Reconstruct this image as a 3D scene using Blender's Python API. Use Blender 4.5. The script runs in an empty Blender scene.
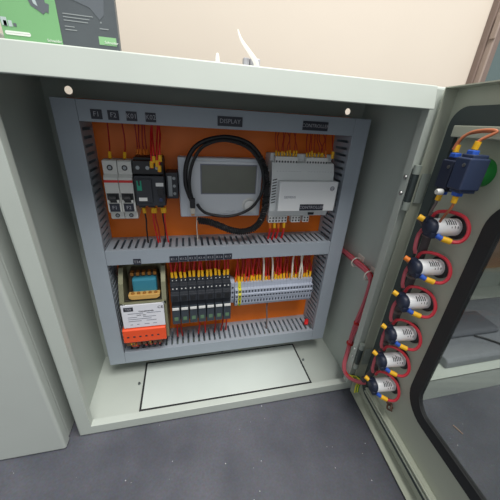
import bpy, bmesh, math, random
from mathutils import Vector, Matrix
random.seed(7)
scn = bpy.context.scene
COL = scn.collection
PI = math.pi

# ------------------------------------------------------------------ materials
def s2l(c):
    c /= 255.0
    return c/12.92 if c <= 0.04045 else ((c+0.055)/1.055)**2.4
def rgb(r, g, b): return (s2l(r), s2l(g), s2l(b), 1)
MATS = {}
def mat(name, col, rough=.5, metal=0, noise=0, nscale=40, bump=0, trans=0, coat=0, emit=None):
    m = bpy.data.materials.new(name); m.use_nodes = True
    nt = m.node_tree; b = nt.nodes['Principled BSDF']
    c = rgb(*col)
    b.inputs['Base Color'].default_value = c
    b.inputs['Roughness'].default_value = rough
    b.inputs['Metallic'].default_value = metal
    if coat: b.inputs['Coat Weight'].default_value = coat
    if trans: b.inputs['Transmission Weight'].default_value = trans
    if noise or bump:
        tc = nt.nodes.new('ShaderNodeTexCoord')
        n = nt.nodes.new('ShaderNodeTexNoise'); n.inputs['Scale'].default_value = nscale
        n.inputs['Detail'].default_value = 4
        nt.links.new(tc.outputs['Object'], n.inputs['Vector'])
        if noise:
            r = nt.nodes.new('ShaderNodeValToRGB')
            r.color_ramp.elements[0].position = .3; r.color_ramp.elements[1].position = .7
            r.color_ramp.elements[0].color = tuple(x*(1-noise) for x in c[:3])+(1,)
            r.color_ramp.elements[1].color = tuple(min(1, x*(1+noise)) for x in c[:3])+(1,)
            nt.links.new(n.outputs['Fac'], r.inputs['Fac']); nt.links.new(r.outputs['Color'], b.inputs['Base Color'])
        if bump:
            bp = nt.nodes.new('ShaderNodeBump'); bp.inputs['Strength'].default_value = bump
            bp.inputs['Distance'].default_value = .001
            nt.links.new(n.outputs['Fac'], bp.inputs['Height']); nt.links.new(bp.outputs['Normal'], b.inputs['Normal'])
    MATS[name] = m
    return m
paint   = mat('cabinet_paint', (180,188,181), .38, noise=.03, nscale=9, bump=.05)
paintd  = mat('door_paint', (178,184,168), .42, noise=.03, nscale=9, bump=.05)
paintn  = mat('neighbour_paint', (176,183,178), .4, noise=.03, nscale=7, bump=.05)
gland   = mat('gland_paint', (196,205,200), .36, noise=.02, nscale=12)
rubber  = mat('black_rubber', (34,36,38), .65)
foam    = mat('seal_foam', (66,76,76), .8)
orange  = mat('orange_plate', (236,118,22), .45, noise=.06, nscale=14)
ductm   = mat('duct_grey', (156,166,176), .5, noise=.02, nscale=30)
black   = mat('black_plastic', (30,32,35), .42)
dark    = mat('dark_plastic', (44,48,55), .45)
navy    = mat('navy_plastic', (44,56,84), .45)
navyd   = mat('navy_dark', (34,42,62), .45)
white   = mat('white_plastic', (222,224,222), .4)
offw    = mat('offwhite_plastic', (206,208,204), .45)
hmig    = mat('display_grey', (204,212,220), .4)
lcd     = mat('lcd_screen', (112,116,106), .2, noise=.05, nscale=25)
ctrlg   = mat('controller_grey', (214,219,220), .45)
termg   = mat('terminal_grey', (174,182,198), .5)
termd   = mat('terminal_slot', (52,58,70), .6)
red     = mat('red_wire', (216,34,36), .45)
redd    = mat('darkred_wire', (176,34,28), .5)
pink    = mat('bundle_red', (196,92,104), .45)
wirew   = mat('white_wire', (226,220,205), .5)
brownw  = mat('brown_wire', (176,104,70), .45)
greyw   = mat('grey_wire', (112,100,98), .5)
blackw  = mat('black_wire', (22,23,26), .5)
yellow  = mat('marker_yellow', (244,186,30), .5, noise=.12, nscale=300)
orangem = mat('marker_orange', (222,120,28), .5)
blue    = mat('ferrule_blue', (46,92,190), .45)
greenw  = mat('green_wire', (74,140,52), .5)
yelgrn  = mat('earth_yellow', (222,214,60), .5)
teal    = mat('teal_sticker', (34,150,122), .5)
greenl  = mat('green_lens', (24,132,52), .35)
relgrn  = mat('relay_green', (96,128,98), .4)
stripe  = mat('red_stripe', (206,44,40), .5)
steel   = mat('steel', (190,192,190), .3, metal=1)
zinc    = mat('zinc', (150,156,158), .42, metal=1, noise=.05, nscale=40)
copper  = mat('copper_coil', (176,120,56), .4, metal=.6)
brass   = mat('bracket_olive', (136,136,110), .45, metal=.35, noise=.08, nscale=60)
bluetape= mat('coil_wrap_blue', (54,134,158), .5)
beige   = mat('terminal_beige', (206,164,92), .5)
orangec = mat('orange_cover', (236,84,40), .45)
label   = mat('label_white', (226,228,236), .5)
ink     = mat('ink_dark', (46,48,58), .6)
inkl    = mat('ink_light', (124,128,142), .6)
lblk    = mat('label_black', (38,42,54), .5)
lwht    = mat('lettering_white', (160,162,170), .6)
cgreen  = mat('carton_green', (120,172,120), .4, noise=.05, nscale=12)
cgreenl = mat('carton_green_light', (136,184,134), .4)
cblack  = mat('carton_black', (82,88,92), .4, noise=.1, nscale=20)
cgrey   = mat('carton_grey', (96,102,108), .4)
bagm    = mat('bag_grey', (112,116,124), .75, noise=.1, nscale=120, bump=.2)
bagd    = mat('bag_grey_dark', (82,85,93), .75, noise=.1, nscale=160, bump=.2)
framem  = mat('door_frame_brown', (120,104,96), .5, noise=.05)
tealg   = mat('door_teal', (88,104,104), .4)
wallm   = mat('wall_paint', (208,198,185), .75, noise=.025, nscale=2.5, bump=.05)
paper   = mat('white_paper', (236,232,224), .6)

def floor_mat():
    m = bpy.data.materials.new('floor_vinyl'); m.use_nodes = True
    nt = m.node_tree; N = nt.nodes; L = nt.links; b = N['Principled BSDF']
    tc = N.new('ShaderNodeTexCoord')
    n = N.new('ShaderNodeTexNoise'); n.inputs['Scale'].default_value = 9; n.inputs['Detail'].default_value = 6
    L.new(tc.outputs['Object'], n.inputs['Vector'])
    r = N.new('ShaderNodeValToRGB')
    r.color_ramp.elements[0].position = .32; r.color_ramp.elements[0].color = rgb(60,64,76)
    r.color_ramp.elements[1].position = .7; r.color_ramp.elements[1].color = rgb(84,86,97)
    L.new(n.outputs['Fac'], r.inputs['Fac'])
    v = N.new('ShaderNodeTexVoronoi'); v.inputs['Scale'].default_value = 75
    L.new(tc.outputs['Object'], v.inputs['Vector'])
    # size of each speck varies with the cell colour
    sep = N.new('ShaderNodeSeparateColor'); L.new(v.outputs['Color'], sep.inputs['Color'])
    mr = N.new('ShaderNodeMapRange'); mr.inputs['From Min'].default_value = .2; mr.inputs['From Max'].default_value = 1
    mr.inputs['To Min'].default_value = 0; mr.inputs['To Max'].default_value = .075
    L.new(sep.outputs['Red'], mr.inputs['Value'])
    lt = N.new('ShaderNodeMath'); lt.operation = 'LESS_THAN'
    L.new(v.outputs['Distance'], lt.inputs[0]); L.new(mr.outputs['Result'], lt.inputs[1])
    n2 = N.new('ShaderNodeTexNoise'); n2.inputs['Scale'].default_value = 260
    L.new(tc.outputs['Object'], n2.inputs['Vector'])
    mm = N.new('ShaderNodeMix'); mm.data_type = 'RGBA'
    L.new(lt.outputs[0], mm.inputs['Factor']); L.new(r.outputs['Color'], mm.inputs['A'])
    mm.inputs['B'].default_value = rgb(176,176,178)
    mx = N.new('ShaderNodeMix'); mx.data_type = 'RGBA'; mx.blend_type = 'OVERLAY'; mx.inputs['Factor'].default_value = .35
    L.new(mm.outputs['Result'], mx.inputs['A']); L.new(n2.outputs['Color'], mx.inputs['B'])
    hs = N.new('ShaderNodeHueSaturation'); hs.inputs['Saturation'].default_value = .75
    L.new(mx.outputs['Result'], hs.inputs['Color'])
    L.new(hs.outputs['Color'], b.inputs['Base Color'])
    b.inputs['Roughness'].default_value = .5
    return m
floorm = floor_mat()

def glass_mat():
    m = bpy.data.materials.new('door_glass'); m.use_nodes = True
    nt = m.node_tree; N = nt.nodes; L = nt.links
    for n in list(N):
        if n.type != 'OUTPUT_MATERIAL': N.remove(n)
    out = [n for n in N if n.type == 'OUTPUT_MATERIAL'][0]
    t = N.new('ShaderNodeBsdfTransparent'); t.inputs['Color'].default_value = (.78,.80,.78,1)
    g = N.new('ShaderNodeBsdfGlossy'); g.inputs['Roughness'].default_value = .05
    f = N.new('ShaderNodeFresnel')
    ge = N.new('ShaderNodeNewGeometry'); mr = N.new('ShaderNodeMapRange')   # same reflectance from both faces of the pane
    mr.inputs['To Min'].default_value = 1.5; mr.inputs['To Max'].default_value = 1/1.5
    L.new(ge.outputs['Backfacing'], mr.inputs['Value']); L.new(mr.outputs['Result'], f.inputs['IOR'])
    mx = N.new('ShaderNodeMixShader')
    L.new(f.outputs['Fac'], mx.inputs[0]); L.new(t.outputs[0], mx.inputs[1]); L.new(g.outputs[0], mx.inputs[2])
    L.new(mx.outputs[0], out.inputs['Surface'])
    return m
glass = glass_mat()

# ------------------------------------------------------------------ mesh builder
def catmull(pts, n=6):
    P = [Vector(p) for p in pts]
    if len(P) < 3: return P
    P = [2*P[0]-P[1]] + P + [2*P[-1]-P[-2]]
    out = []
    for i in range(1, len(P)-2):
        a, b, c, d = P[i-1], P[i], P[i+1], P[i+2]
        for k in range(n):
            t = k/n
            out.append(.5*((2*b)+(-a+c)*t+(2*a-5*b+4*c-d)*t*t+(-a+3*b-3*c+d)*t**3))
    out.append(P[-2]); return out
def text_mesh(s, size, ext):
    cu = bpy.data.curves.new('t', 'FONT'); cu.body = s; cu.size = size; cu.extrude = ext
    cu.align_x = 'CENTER'; cu.align_y = 'CENTER'; cu.resolution_u = 2
    o = bpy.data.objects.new('t', cu); COL.objects.link(o)
    dg = bpy.context.evaluated_depsgraph_get(); dg.update()
    me = bpy.data.meshes.new_from_object(o.evaluated_get(dg))
    v = [x.co.copy() for x in me.vertices]; f = [list(p.vertices) for p in me.polygons]
    bpy.data.objects.remove(o); bpy.data.curves.remove(cu); bpy.data.meshes.remove(me)
    return v, f
class B:
    def __init__(s, T=None): s.v=[]; s.f=[]; s.mi=[]; s.sm=[]; s.m=0; s.T=T
    def raw(s, v, f, smooth=False):
        k = len(s.v); s.v += [Vector(x) for x in v]
        for q in f: s.f.append([i+k for i in q]); s.mi.append(s.m); s.sm.append(smooth)
        return s
    def bm(s, b, smooth=False):
        b.verts.index_update()
        s.raw([v.co.copy() for v in b.verts], [[v.index for v in f.verts] for f in b.faces], smooth); b.free(); return s
    def box(s, x0,x1,y0,y1,z0,z1, bev=0, seg=2):
        x0,x1=min(x0,x1),max(x0,x1); y0,y1=min(y0,y1),max(y0,y1); z0,z1=min(z0,z1),max(z0,z1)
        b = bmesh.new(); bmesh.ops.create_cube(b, size=1)
        for v in b.verts: v.co = Vector(((x0+x1)/2+v.co.x*(x1-x0),(y0+y1)/2+v.co.y*(y1-y0),(z0+z1)/2+v.co.z*(z1-z0)))
        if bev: bmesh.ops.bevel(b, geom=list(b.edges), offset=min(bev,.49*min(x1-x0,y1-y0,z1-z0)), segments=seg, affect='EDGES', profile=.5)
        return s.bm(b)
    def prism(s, poly, a0, a1, axis='x', bev=0):
        # polygon in the two other axes extruded along axis
        def P(u, w, a):
            return {'x':(a,u,w),'y':(u,a,w),'z':(u,w,a)}[axis]
        b = bmesh.new()
        A=[b.verts.new(P(u,w,a0)) for u,w in poly]; C=[b.verts.new(P(u,w,a1)) for u,w in poly]
        n=len(poly); b.faces.new(A); b.faces.new(C[::-1])
        for i in range(n): b.faces.new([A[i],C[i],C[(i+1)%n],A[(i+1)%n]])
        bmesh.ops.recalc_face_normals(b, faces=b.faces)
        if bev: bmesh.ops.bevel(b, geom=list(b.edges), offset=bev, segments=2, affect='EDGES', profile=.5)
        return s.bm(b)
    def ringloft(s, rings, closed_v=False, smooth=True, caps=True):
        n=len(rings[0]); v=[p for r in rings for p in r]; f=[]
        R=len(rings)
        for i in range(R if closed_v else R-1):
            for j in range(n):
                f.append([i*n+j, i*n+(j+1)%n, ((i+1)%R)*n+(j+1)%n, ((i+1)%R)*n+j])
        s.raw(v, f, smooth)
        if caps and not closed_v:
            s.raw(rings[0], [list(range(n))[::-1]]); s.raw(rings[-1], [list(range(n))])
        return s
    def tube(s, pts, r, seg=8, n=6, smooth=True, closed=False):
        P = catmull(pts, n) if smooth else [Vector(p) for p in pts]
        if closed: P = P[:-1]
        t0=(P[1]-P[0]).normalized(); u=t0.orthogonal().normalized(); rings=[]
        for i,p in enumerate(P):
            t=((P[(i+1)%len(P)] if closed or i<len(P)-1 else p)-(P[i-1] if closed or i>0 else p))
            t=t.normalized() if t.length>1e-9 else t0
            u=(u-t*u.dot(t)); u=u.normalized() if u.length>1e-9 else t.orthogonal().normalized()
            w=t.cross(u)
            rings.append([p+(u*math.cos(2*PI*k/seg)+w*math.sin(2*PI*k/seg))*r for k in range(seg)])
        return s.ringloft(rings, closed_v=closed)
    def lathe(s, prof, c, axis='y', seg=24):
        # prof: list of (radius, offset along axis)
        rings=[]
        for r,a in prof:
            ring=[]
            for k in range(seg):
                q=2*PI*k/seg; u,w=r*math.cos(q),r*math.sin(q)
                d={'x':(a,u,w),'y':(u,a,w),'z':(u,w,a)}[axis]
                ring.append(Vector(c)+Vector(d))
            rings.append(ring)
        n0=len(s.f); s.ringloft(rings, smooth=False)
        # smooth only faces whose neighbours turn gently: cylinder walls
        for i in range(n0, len(s.f)-2): s.sm[i]=True
        return s
    def cyl(s, c, r, h, axis='y', seg=20): return s.lathe([(r,0),(r,h)], c, axis, seg)
    def text(s, string, size, origin, right=(1,0,0), up=(0,0,1), ext=.0002, wide=1.0):
        v,f=text_mesh(string,size,ext); R=Vector(right); U=Vector(up); Nn=R.cross(U)
        o=Vector(origin)
        return s.raw([o+R*p.x*wide+U*p.y+Nn*p.z for p in v], f)
    def build(s, name, mats, parent=None, label=None, loc=None):
        V=[(s.T@p) if s.T else p for p in s.v]
        root=parent
        while root is not None and root.parent: root=root.parent
        off=Vector(loc) if loc is not None else (root.location.copy() if root else Vector())
        me=bpy.data.meshes.new(name); me.from_pydata([p-off for p in V],[],s.f)
        mats=mats if isinstance(mats,(list,tuple)) else [mats]
        for m in mats: me.materials.append(m)
        for p,mi,sm in zip(me.polygons,s.mi,s.sm): p.material_index=mi; p.use_smooth=sm
        b=bmesh.new(); b.from_mesh(me); bmesh.ops.recalc_face_normals(b, faces=b.faces); b.to_mesh(me); b.free()
        if any(s.sm): me.set_sharp_from_angle(angle=math.radians(40))
        me.update()
        o=bpy.data.objects.new(name,me); COL.objects.link(o)
        if parent: o.parent=parent
        else: o.location=off
        if label: o['label']=label
        return o
def thing(name, label_, cat, loc, group=None):
    o=bpy.data.objects.new(name,None); COL.objects.link(o); o.location=loc; o.empty_display_size=.02
    o['label']=label_; o['category']=cat
    if group: o['group']=group
    return o
def tag(o, label_, cat, group=None, kind=None):
    o['label']=label_; o['category']=cat
    if group: o['group']=group
    if kind: o['kind']=kind
    return o
def structure(o): o['kind']='structure'; return o
def dup(root, delta, label_=None, group=None):
    r=root.copy(); COL.objects.link(r); r.location=root.location+Vector(delta)
    if label_: r['label']=label_
    if group: r['group']=group
    for ch in list(root.children):
        c=ch.copy(); COL.objects.link(c); c.parent=r
        for g in list(ch.children):
            d=g.copy(); COL.objects.link(d); d.parent=c
    return r

# ------------------------------------------------------------------ camera (lens solved from the photograph's vanishing lines)
CX,CY,CZ,YAW,PITCH,ROLL,FPX = -0.0772,-0.3769,0.5472,0.2482,0.4432,-0.0621,270.5737
fw=Vector((math.sin(YAW)*math.cos(PITCH),math.cos(YAW)*math.cos(PITCH),-math.sin(PITCH)))
rt=Vector((math.cos(YAW),-math.sin(YAW),0)); dn=fw.cross(rt)
c_,s_=math.cos(ROLL),math.sin(ROLL)
R_=c_*rt+s_*dn; D_=-s_*rt+c_*dn
cam=bpy.data.cameras.new('camera'); co=bpy.data.objects.new('camera',cam); COL.objects.link(co)
cam.sensor_width=36; cam.lens=FPX/500*36; cam.clip_start=.01
Mx=Matrix((R_,-D_,-fw)).transposed().to_4x4(); Mx.translation=(CX,CY,CZ); co.matrix_world=Mx
scn.camera=co

# ------------------------------------------------------------------ room
FZ=-0.0245
structure(B().box(-2.2,2.6,-2.6,.45,FZ-.05,FZ).build('floor',floorm))
structure(B().box(-2.2,2.6,.45,.55,FZ-.05,2.6).build('wall_back',wallm))
dr=B().box(.812,.838,.418,.45,FZ,2.3,.003).box(.800,.815,.430,.45,FZ,2.3,.002)
dr_o=structure(dr.build('door_1',framem))
st=B().box(.806,.813,.412,.43,FZ,2.3,.002).box(.802,.8075,.408,.425,.80,.86,.002)
st.build('door_frame',mat('door_strip',(150,134,124),.5),dr_o)
B().box(.838,1.7,.425,.45,FZ,2.3).build('door_leaf',tealg,dr_o)

# ------------------------------------------------------------------ main enclosure
XW=.2997; ZT=.6075; ZB=-.0241; YB=.2
enc=thing('electrical_enclosure','open pale grey-green steel control cabinet with glazed door swung out to the right','control cabinet',(0,.1,ZB))
def ring(b, prof, x0,x1,z0,z1):
    rings=[]
    for d,y in prof:
        rings.append([(x0+d,y,z0+d),(x1-d,y,z0+d),(x1-d,y,z1-d),(x0+d,y,z1-d)])
    b.ringloft(rings, closed_v=True, smooth=False)
body=B()
ring(body,[(0,YB),(0,.005),(.0006,.0024),(.002,.0007),(.004,0),(.0243,0),(.0247,.0006),(.0247,.014),(.0232,.014),(.0232,.0016),(.0045,.0016),(.0015,.005),(.0015,YB)],-XW,XW,ZB,ZT)
body.build('body',paint,enc)
B().prism([(-.0085,.5780),(-.0080,.5772),(-.0002,.5772),(-.0002,.6073),(-.0012,.6073),(-.0026,.6062)],-XW,.2750,bev=.0004).build('top_rim',paint,enc)
# back panel with the four wall-fixing holes left open
bp=B(); hx=(-.2598,.2609); hz=(.03,.5771); hr=.0062; seg=16
def plate_with_holes(b, x0,x1,z0,z1,y0,y1,holes,r,pad):
    xs=sorted({x0,x1,*[h[0]-pad for h in holes],*[h[0]+pad for h in holes]})
    zs=sorted({z0,z1,*[h[1]-pad for h in holes],*[h[1]+pad for h in holes]})
    for i in range(len(xs)-1):
        for j in range(len(zs)-1):
            cx_,cz_=(xs[i]+xs[i+1])/2,(zs[j]+zs[j+1])/2
            h=[h for h in holes if abs(h[0]-cx_)<pad*.5 and abs(h[1]-cz_)<pad*.5]
            if not h: b.box(xs[i],xs[i+1],y0,y1,zs[j],zs[j+1]); continue
            h=h[0]
            for k in range(seg):
                a0,a1=2*PI*k/seg,2*PI*(k+1)/seg
                def sq(a):
                    c,s=math.cos(a),math.sin(a); m=max(abs(c),abs(s)); return (h[0]+pad*c/m,h[1]+pad*s/m)
                def ci(a): return (h[0]+r*math.cos(a),h[1]+r*math.sin(a))
                q=[sq(a0),sq(a1),ci(a1),ci(a0)]
                v=[(u,y0,w) for u,w in q]+[(u,y1,w) for u,w in q]
                b.raw(v,[[0,1,2,3],[7,6,5,4],[0,4,5,1],[2,6,7,3]])
plate_with_holes(bp,-XW+.0015,XW-.0015,ZB+.0015,ZT-.0015,.1985,.2,[(x,z) for x in hx for z in hz],hr,.012)
bp.build('back_panel',paint,enc)
# gland plate in the cabinet floor, with its black seal showing round the edge
gp=B().box(-.1905,.1985,.0335,.156,ZB+.0015,ZB+.0042,.0008)
gpo=gp.build('gland_plate',gland,enc)
sg=B()
gx0,gx1,gy0,gy1=-.1945,.2025,.0295,.160
w=.0042
sg.box(gx0,gx1,gy0,gy0+w,ZB+.0015,ZB+.0036); sg.box(gx0,gx1,gy1-w,gy1,ZB+.0015,ZB+.0036)
sg.box(gx0,gx0+w,gy0+w,gy1-w,ZB+.0015,ZB+.0036); sg.box(gx1-w,gx1,gy0+w,gy1-w,ZB+.0015,ZB+.0036)
sg.build('gland_seal',rubber,gpo)
for x,y in ((-.203,.1),(.209,.1),(.0,.166)):
    b=B().lathe([(.0001,.006),(.0025,.0058),(.003,.0045),(.003,.0016)],(x,y,ZB),'z',12); b.build('gland_screw',zinc,gpo)
# screws through the right side for the hinges
for y,z in ((.0070,.4790),(.0070,.4530),(.0070,.1010),(.0070,.0790)):
    b=B().lathe([(.0035,0),(.0035,-.001),(.0026,-.0022),(.0001,-.0026)],(XW-.0247,y,z),'x',14)
    b.lathe([(.0045,0),(.0045,-.0006)],(XW-.0247,y,z),'x',14)
    b.build('hinge_screw',steel,enc)

# ------------------------------------------------------------------ door (opened 84.5 degrees, part of the cabinet)
A=math.radians(84.515)
dd=Vector((-math.cos(A),-math.sin(A),0)); nn=Vector((-math.sin(A),math.cos(A),0))
hc=Vector((.2849,-.0062,0))-.02*nn
DT=Matrix(((dd.x,nn.x,0,hc.x),(dd.y,nn.y,0,hc.y),(0,0,1,0),(0,0,0,1)))   # local axes: s along the door, n inwards, z up
DW=.585; DZ0=-.0198; DZ1=.606
def rrect(x0,x1,z0,z1,r,seg=8):
    out=[]
    for cx_,cz_,a0 in ((x1-r,z1-r,0),(x0+r,z1-r,90),(x0+r,z0+r,180),(x1-r,z0+r,270)):
        for k in range(seg+1):
            a=math.radians(a0+90*k/seg); out.append((cx_+r*math.cos(a),cz_+r*math.sin(a)))
    return out
def frame_loft(b, inner, outer, n0, n1):
    rings=[[(u,n0,w) for u,w in outer],[(u,n1,w) for u,w in outer],[(u,n1,w) for u,w in inner],[(u,n0,w) for u,w in inner]]
    b.ringloft(rings, closed_v=True, smooth=False)
WX0,WX1,WZ0,WZ1=.121,.464,.1060,.485
SEG=8
win=rrect(WX0,WX1,WZ0,WZ1,.044,SEG)
# outer ring sampled to match the corner points of the window, so the sheet closes exactly round the cut-out
def outer_match(x0,x1,z0,z1,r): return rrect(x0,x1,z0,z1,r,SEG)
db=B(DT)
frame_loft(db,win,outer_match(0,DW,DZ0,DZ1,.0015),-.0015,0)
# turned-in edges of the door
t=.0015; h=.02
db.box(0,t,0,h,DZ0,DZ1); db.box(DW-t,DW,0,h,DZ0,DZ1)
db.box(t,DW-t,0,h,DZ0,DZ0+t); db.box(t,DW-t,0,h,DZ1-t,DZ1)
door=db.build('door',paintd,enc)
# black rubber profile round the window
g=B(DT); frame_loft(g,rrect(WX0+.019,WX1-.019,WZ0+.019,WZ1-.019,.03,SEG),rrect(WX0-.001,WX1+.001,WZ0-.001,WZ1+.001,.045,SEG),-.004,.0035)
g.build('window_gasket',rubber,door)
g=B(DT); poly=rrect(WX0+.016,WX1-.016,WZ0+.016,WZ1-.016,.03,SEG)
g.ringloft([[(u,-.0012,w) for u,w in poly],[(u,.0012,w) for u,w in poly]],smooth=False)
g.build('window_glass',glass,door)
# foam seal along the door margin
g=B(DT); frame_loft(g,rrect(.029,DW-.029,.0150,.558,.014,SEG),rrect(.0115,DW-.0115,.0040,.582,.026,SEG),0,.006)
g.build('door_seal',foam,door)
# stiffening rails at top and bottom, and the slim one down the hinge side
for z0,z1 in ((.5435,.5580),(.0200,.0330)):
    g=B(DT).box(.034,DW-.034,.0,.017 if z0>.1 else .009,z0,z1,.0012)
    if z0<.1:
        g.box(.034,DW-.034,.009,.0125,z1-.004,z1,.001); g.box(.034,DW-.034,.009,.0125,z0,z0+.004,.001)
    g.build('stiffening_rail',paintd,door)
# hinges
for z0,z1 in ((.428,.500),(.058,.128)):
    g=B()
    zc0,zc1=z0+.014,z1-.014
    g.box(.2770,.2980,-.0018,.0,z0+.006,z1-.006,.0006)
    g.cyl((.2795,-.0072,zc0),.0054,zc1-zc0,'z',16)
    ho=g.build('hinge',mat('hinge_dark',(62,72,72),.4,metal=.3) if z0>.2 else MATS['hinge_dark'],enc)
    for za in (z0,zc1+.0005): B().cyl((.2795,-.0072,za),.0058,.0135,'z',14).build('hinge_knuckle',mat('hinge_grey',(150,160,152),.45) if za==z0 and z0>.2 else MATS['hinge_grey'],ho)
    B(DT).box(.0035,.0050,.001,.0165,z0+.012,z1-.012,.0005).build('hinge_leaf',MATS['hinge_grey'],ho)
# latch at the far edge of the door
g=B(DT).lathe([(.011,.0),(.011,.012),(.008,.014),(.008,.022),(.0001,.023)],(.545,0,.30),'y',18).box(.535,.580,.014,.017,.292,.308,.001)
g.build('door_latch',zinc,door)

# ------------------------------------------------------------------ mounting plate and slotted trunking
FXL,FXR=-.2614,.2659; YF=.1195; YP=.186; WL=.032
mp=B().box(FXL,FXR,YP,YP+.0025,.024,.566,.0008)
mp_o=tag(mp.build('mounting_plate',orange,loc=(0,YP,.024)),'orange painted mounting plate behind the devices inside the cabinet','mounting plate')
for x in (FXL+.012,FXR-.012):
    for z in (.04,.55):
        B().cyl((x,YP+.0025,z),.005,.0095,'y',12).build('standoff',zinc,mp_o)

def duct(name,lab,x0,x1,z0,z1,vert,slots,pitch=.0127,gap=.0048):
    o=thing(name,lab,'cable trunking',((x0+x1)/2,YP,z0),'slotted trunking round the orange plate')
    b=B(); w=.0016
    if vert:
        b.box(x0,x1,YP-.0016,YP,z0,z1)
        for xa,xb,on in ((x0,x0+w,slots[0]),(x1-w,x1,slots[1])):
            b.box(xa,xb,YF+.0014,YF+.009,z0,z1); b.box(xa,xb,YP-.012,YP-.0016,z0,z1)
            if not on: b.box(xa,xb,YF+.009,YP-.012,z0,z1); continue
            z=z0
            while z<z1-.001: b.box(xa,xb,YF+.009,YP-.012,z,min(z+pitch-gap,z1)); z+=pitch
    else:
        b.box(x0,x1,YP-.0016,YP,z0,z1)
        for za,zb,on in ((z0,z0+w,slots[0]),(z1-w,z1,slots[1])):
            b.box(x0,x1,YF+.0014,YF+.009,za,zb); b.box(x0,x1,YP-.012,YP-.0016,za,zb)
            x=x0+.004; b.box(x0,x,YF+.009,YP-.012,za,zb)
            while x<x1-.001: b.box(x,min(x+pitch-gap,x1),YF+.009,YP-.012,za,zb); x+=pitch
    b.build('slotted_base',ductm,o)
    B().box(x0-.0004,x1+.0004,YF,YF+.0014,z0-.0004,z1+.0004,.0005).build('cover',ductm,o)
    return o
G=.0006
d_l=duct('cable_trunking','left upright grey slotted cable trunking, running full height beside the plate',FXL,FXL+WL,.0288,.5626,True,(True,True))
d_r=duct('cable_trunking','right upright grey slotted cable trunking, next to the red bundle on the side wall',FXR-WL,FXR,.0288,.5626,True,(True,True))
xa,xb=FXL+WL+G*2,FXR-WL-G*2
d_t=duct('cable_trunking','top horizontal grey cable trunking with six black name plates',xa,xb,.5335,.5626,False,(True,True))
d_m=duct('cable_trunking','middle horizontal grey cable trunking above the relays and terminal strip',xa,xb,.2850,.3148,False,(True,True))
d_b=duct('cable_trunking','bottom horizontal grey cable trunking just above the cabinet floor',xa,xb,.0288,.0597,False,(True,True))

def nameplate(parent,x0,x1,z0,z1,txt,size):
    b=B().box(x0,x1,YF-.0012,YF,z0,z1,.0003); b.m=1
    b.text(txt,size,((x0+x1)/2,YF-.0013,(z0+z1)/2))
    b.build('name_plate',[lblk,lwht],parent)
for x,tx in ((-.2030,'F1'),(-.1795,'F2'),(-.1535,'K01'),(-.1255,'K02')): nameplate(d_t,x-.0078,x+.0078,.5372,.5506,tx,.0095)
nameplate(d_t,-.0205,.0215,.5375,.5525,'DISPLAY',.0095)
nameplate(d_t,.131,.180,.5385,.5535,'CONTROLLER',.0082)
nameplate(d_m,-.1815,-.1675,.2835,.2965,'T24',.0078)
for i in range(7):
    x=-.1140+i*.0180; nameplate(d_m,x-.0002,x+.0168,.2858,.2985,'K1.%d'%(i+1),.0068)

# ------------------------------------------------------------------ DIN rails
def rail(lab,x0,x1,z):
    b=B(); b.prism([(YP,z-.0055),(YP,z+.0055),(YP-.0011,z+.0055),(YP-.0011,z-.0055)],x0,x1)
    for s in (1,-1):
        b.prism([(YP-.0011,z+s*.0045),(YP-.0011,z+s*.0058),(YP-.0068,z+s*.0140),(YP-.0090,z+s*.0188),(YP-.0098,z+s*.0188),(YP-.0098,z+s*.0128),(YP-.0085,z+s*.0125)],x0,x1)
    return tag(b.build('mounting_rail',zinc,loc=((x0+x1)/2,YP,z)),lab,'rail','mounting rails on the orange plate')
rail('zinc mounting rail behind the circuit breakers and contactor',-.222,-.086,.432)
rail('zinc mounting rail carrying the relays and terminal strip',-.122,.226,.184)

# ------------------------------------------------------------------ circuit breakers
YR=YP-.0099
def screw_hole(b,x,y,z,r,mi,mb):
    b.m=mi; b.lathe([(r,0),(r,.0004)],(x,y-.0004,z),'y',14); b.m=mb
    b.lathe([(r*.6,0),(r*.6,.0003)],(x,y-.0007,z),'y',10)
def breaker(x0,x1,txt,lab):
    o=thing('circuit_breaker',lab,'circuit breaker',((x0+x1)/2,YR,.375),'circuit breakers beside the left trunking')
    x0+=.0003; x1-=.0003
    B().prism([(YR,.379),(YR,.474),(.136,.4775),(.126,.4775),(.1225,.4755),(.1225,.4555),(.1165,.4505),(.1155,.4475),(.1155,.3930),(.1165,.3905),(.1245,.3885),(.1255,.3770),(.128,.3747),(.14,.3747)],x0,x1,bev=.0006).build('housing',offw,o)
    xm=(x0+x1)/2
    b=B(); screw_hole(b,xm,.1222,.4655,.0046,0,1); screw_hole(b,xm,.1250,.3825,.0038,0,1); b.build('terminal_screw',[black,zinc],o)
    B().box(x0+.0001,x1-.0001,.1149,.1156,.4425,.4465).build('colour_stripe',stripe,o)
    B().box(x0+.0015,x1-.0015,.1146,.1156,.4085,.4245).build('toggle_recess',black,o)
    B().prism([(.1150,.4225),(.1085,.4205),(.1060,.4165),(.1075,.4130),(.1150,.4120)],x0+.0055,x1-.0055,bev=.0006).build('toggle',black,o)
    B().box(x0+.002,x0+.0055,.1122,.115,.4088,.4135).box(x1-.0055,x1-.002,.1122,.115,.4088,.4135).build('toggle_guard',offw,o)
    b=B().box(x0+.003,x1-.003,.1143,.1155,.3925,.4065); b.m=1; b.text(txt,.0088,(xm,.1142,.3995)); b.build('name_plate',[lblk,lwht],o)
breaker(-.2085,-.1860,'F1','white single pole circuit breaker marked F1, first beside the left trunking')
breaker(-.1858,-.1633,'F2','white single pole circuit breaker marked F2, right beside the black contactor')

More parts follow.
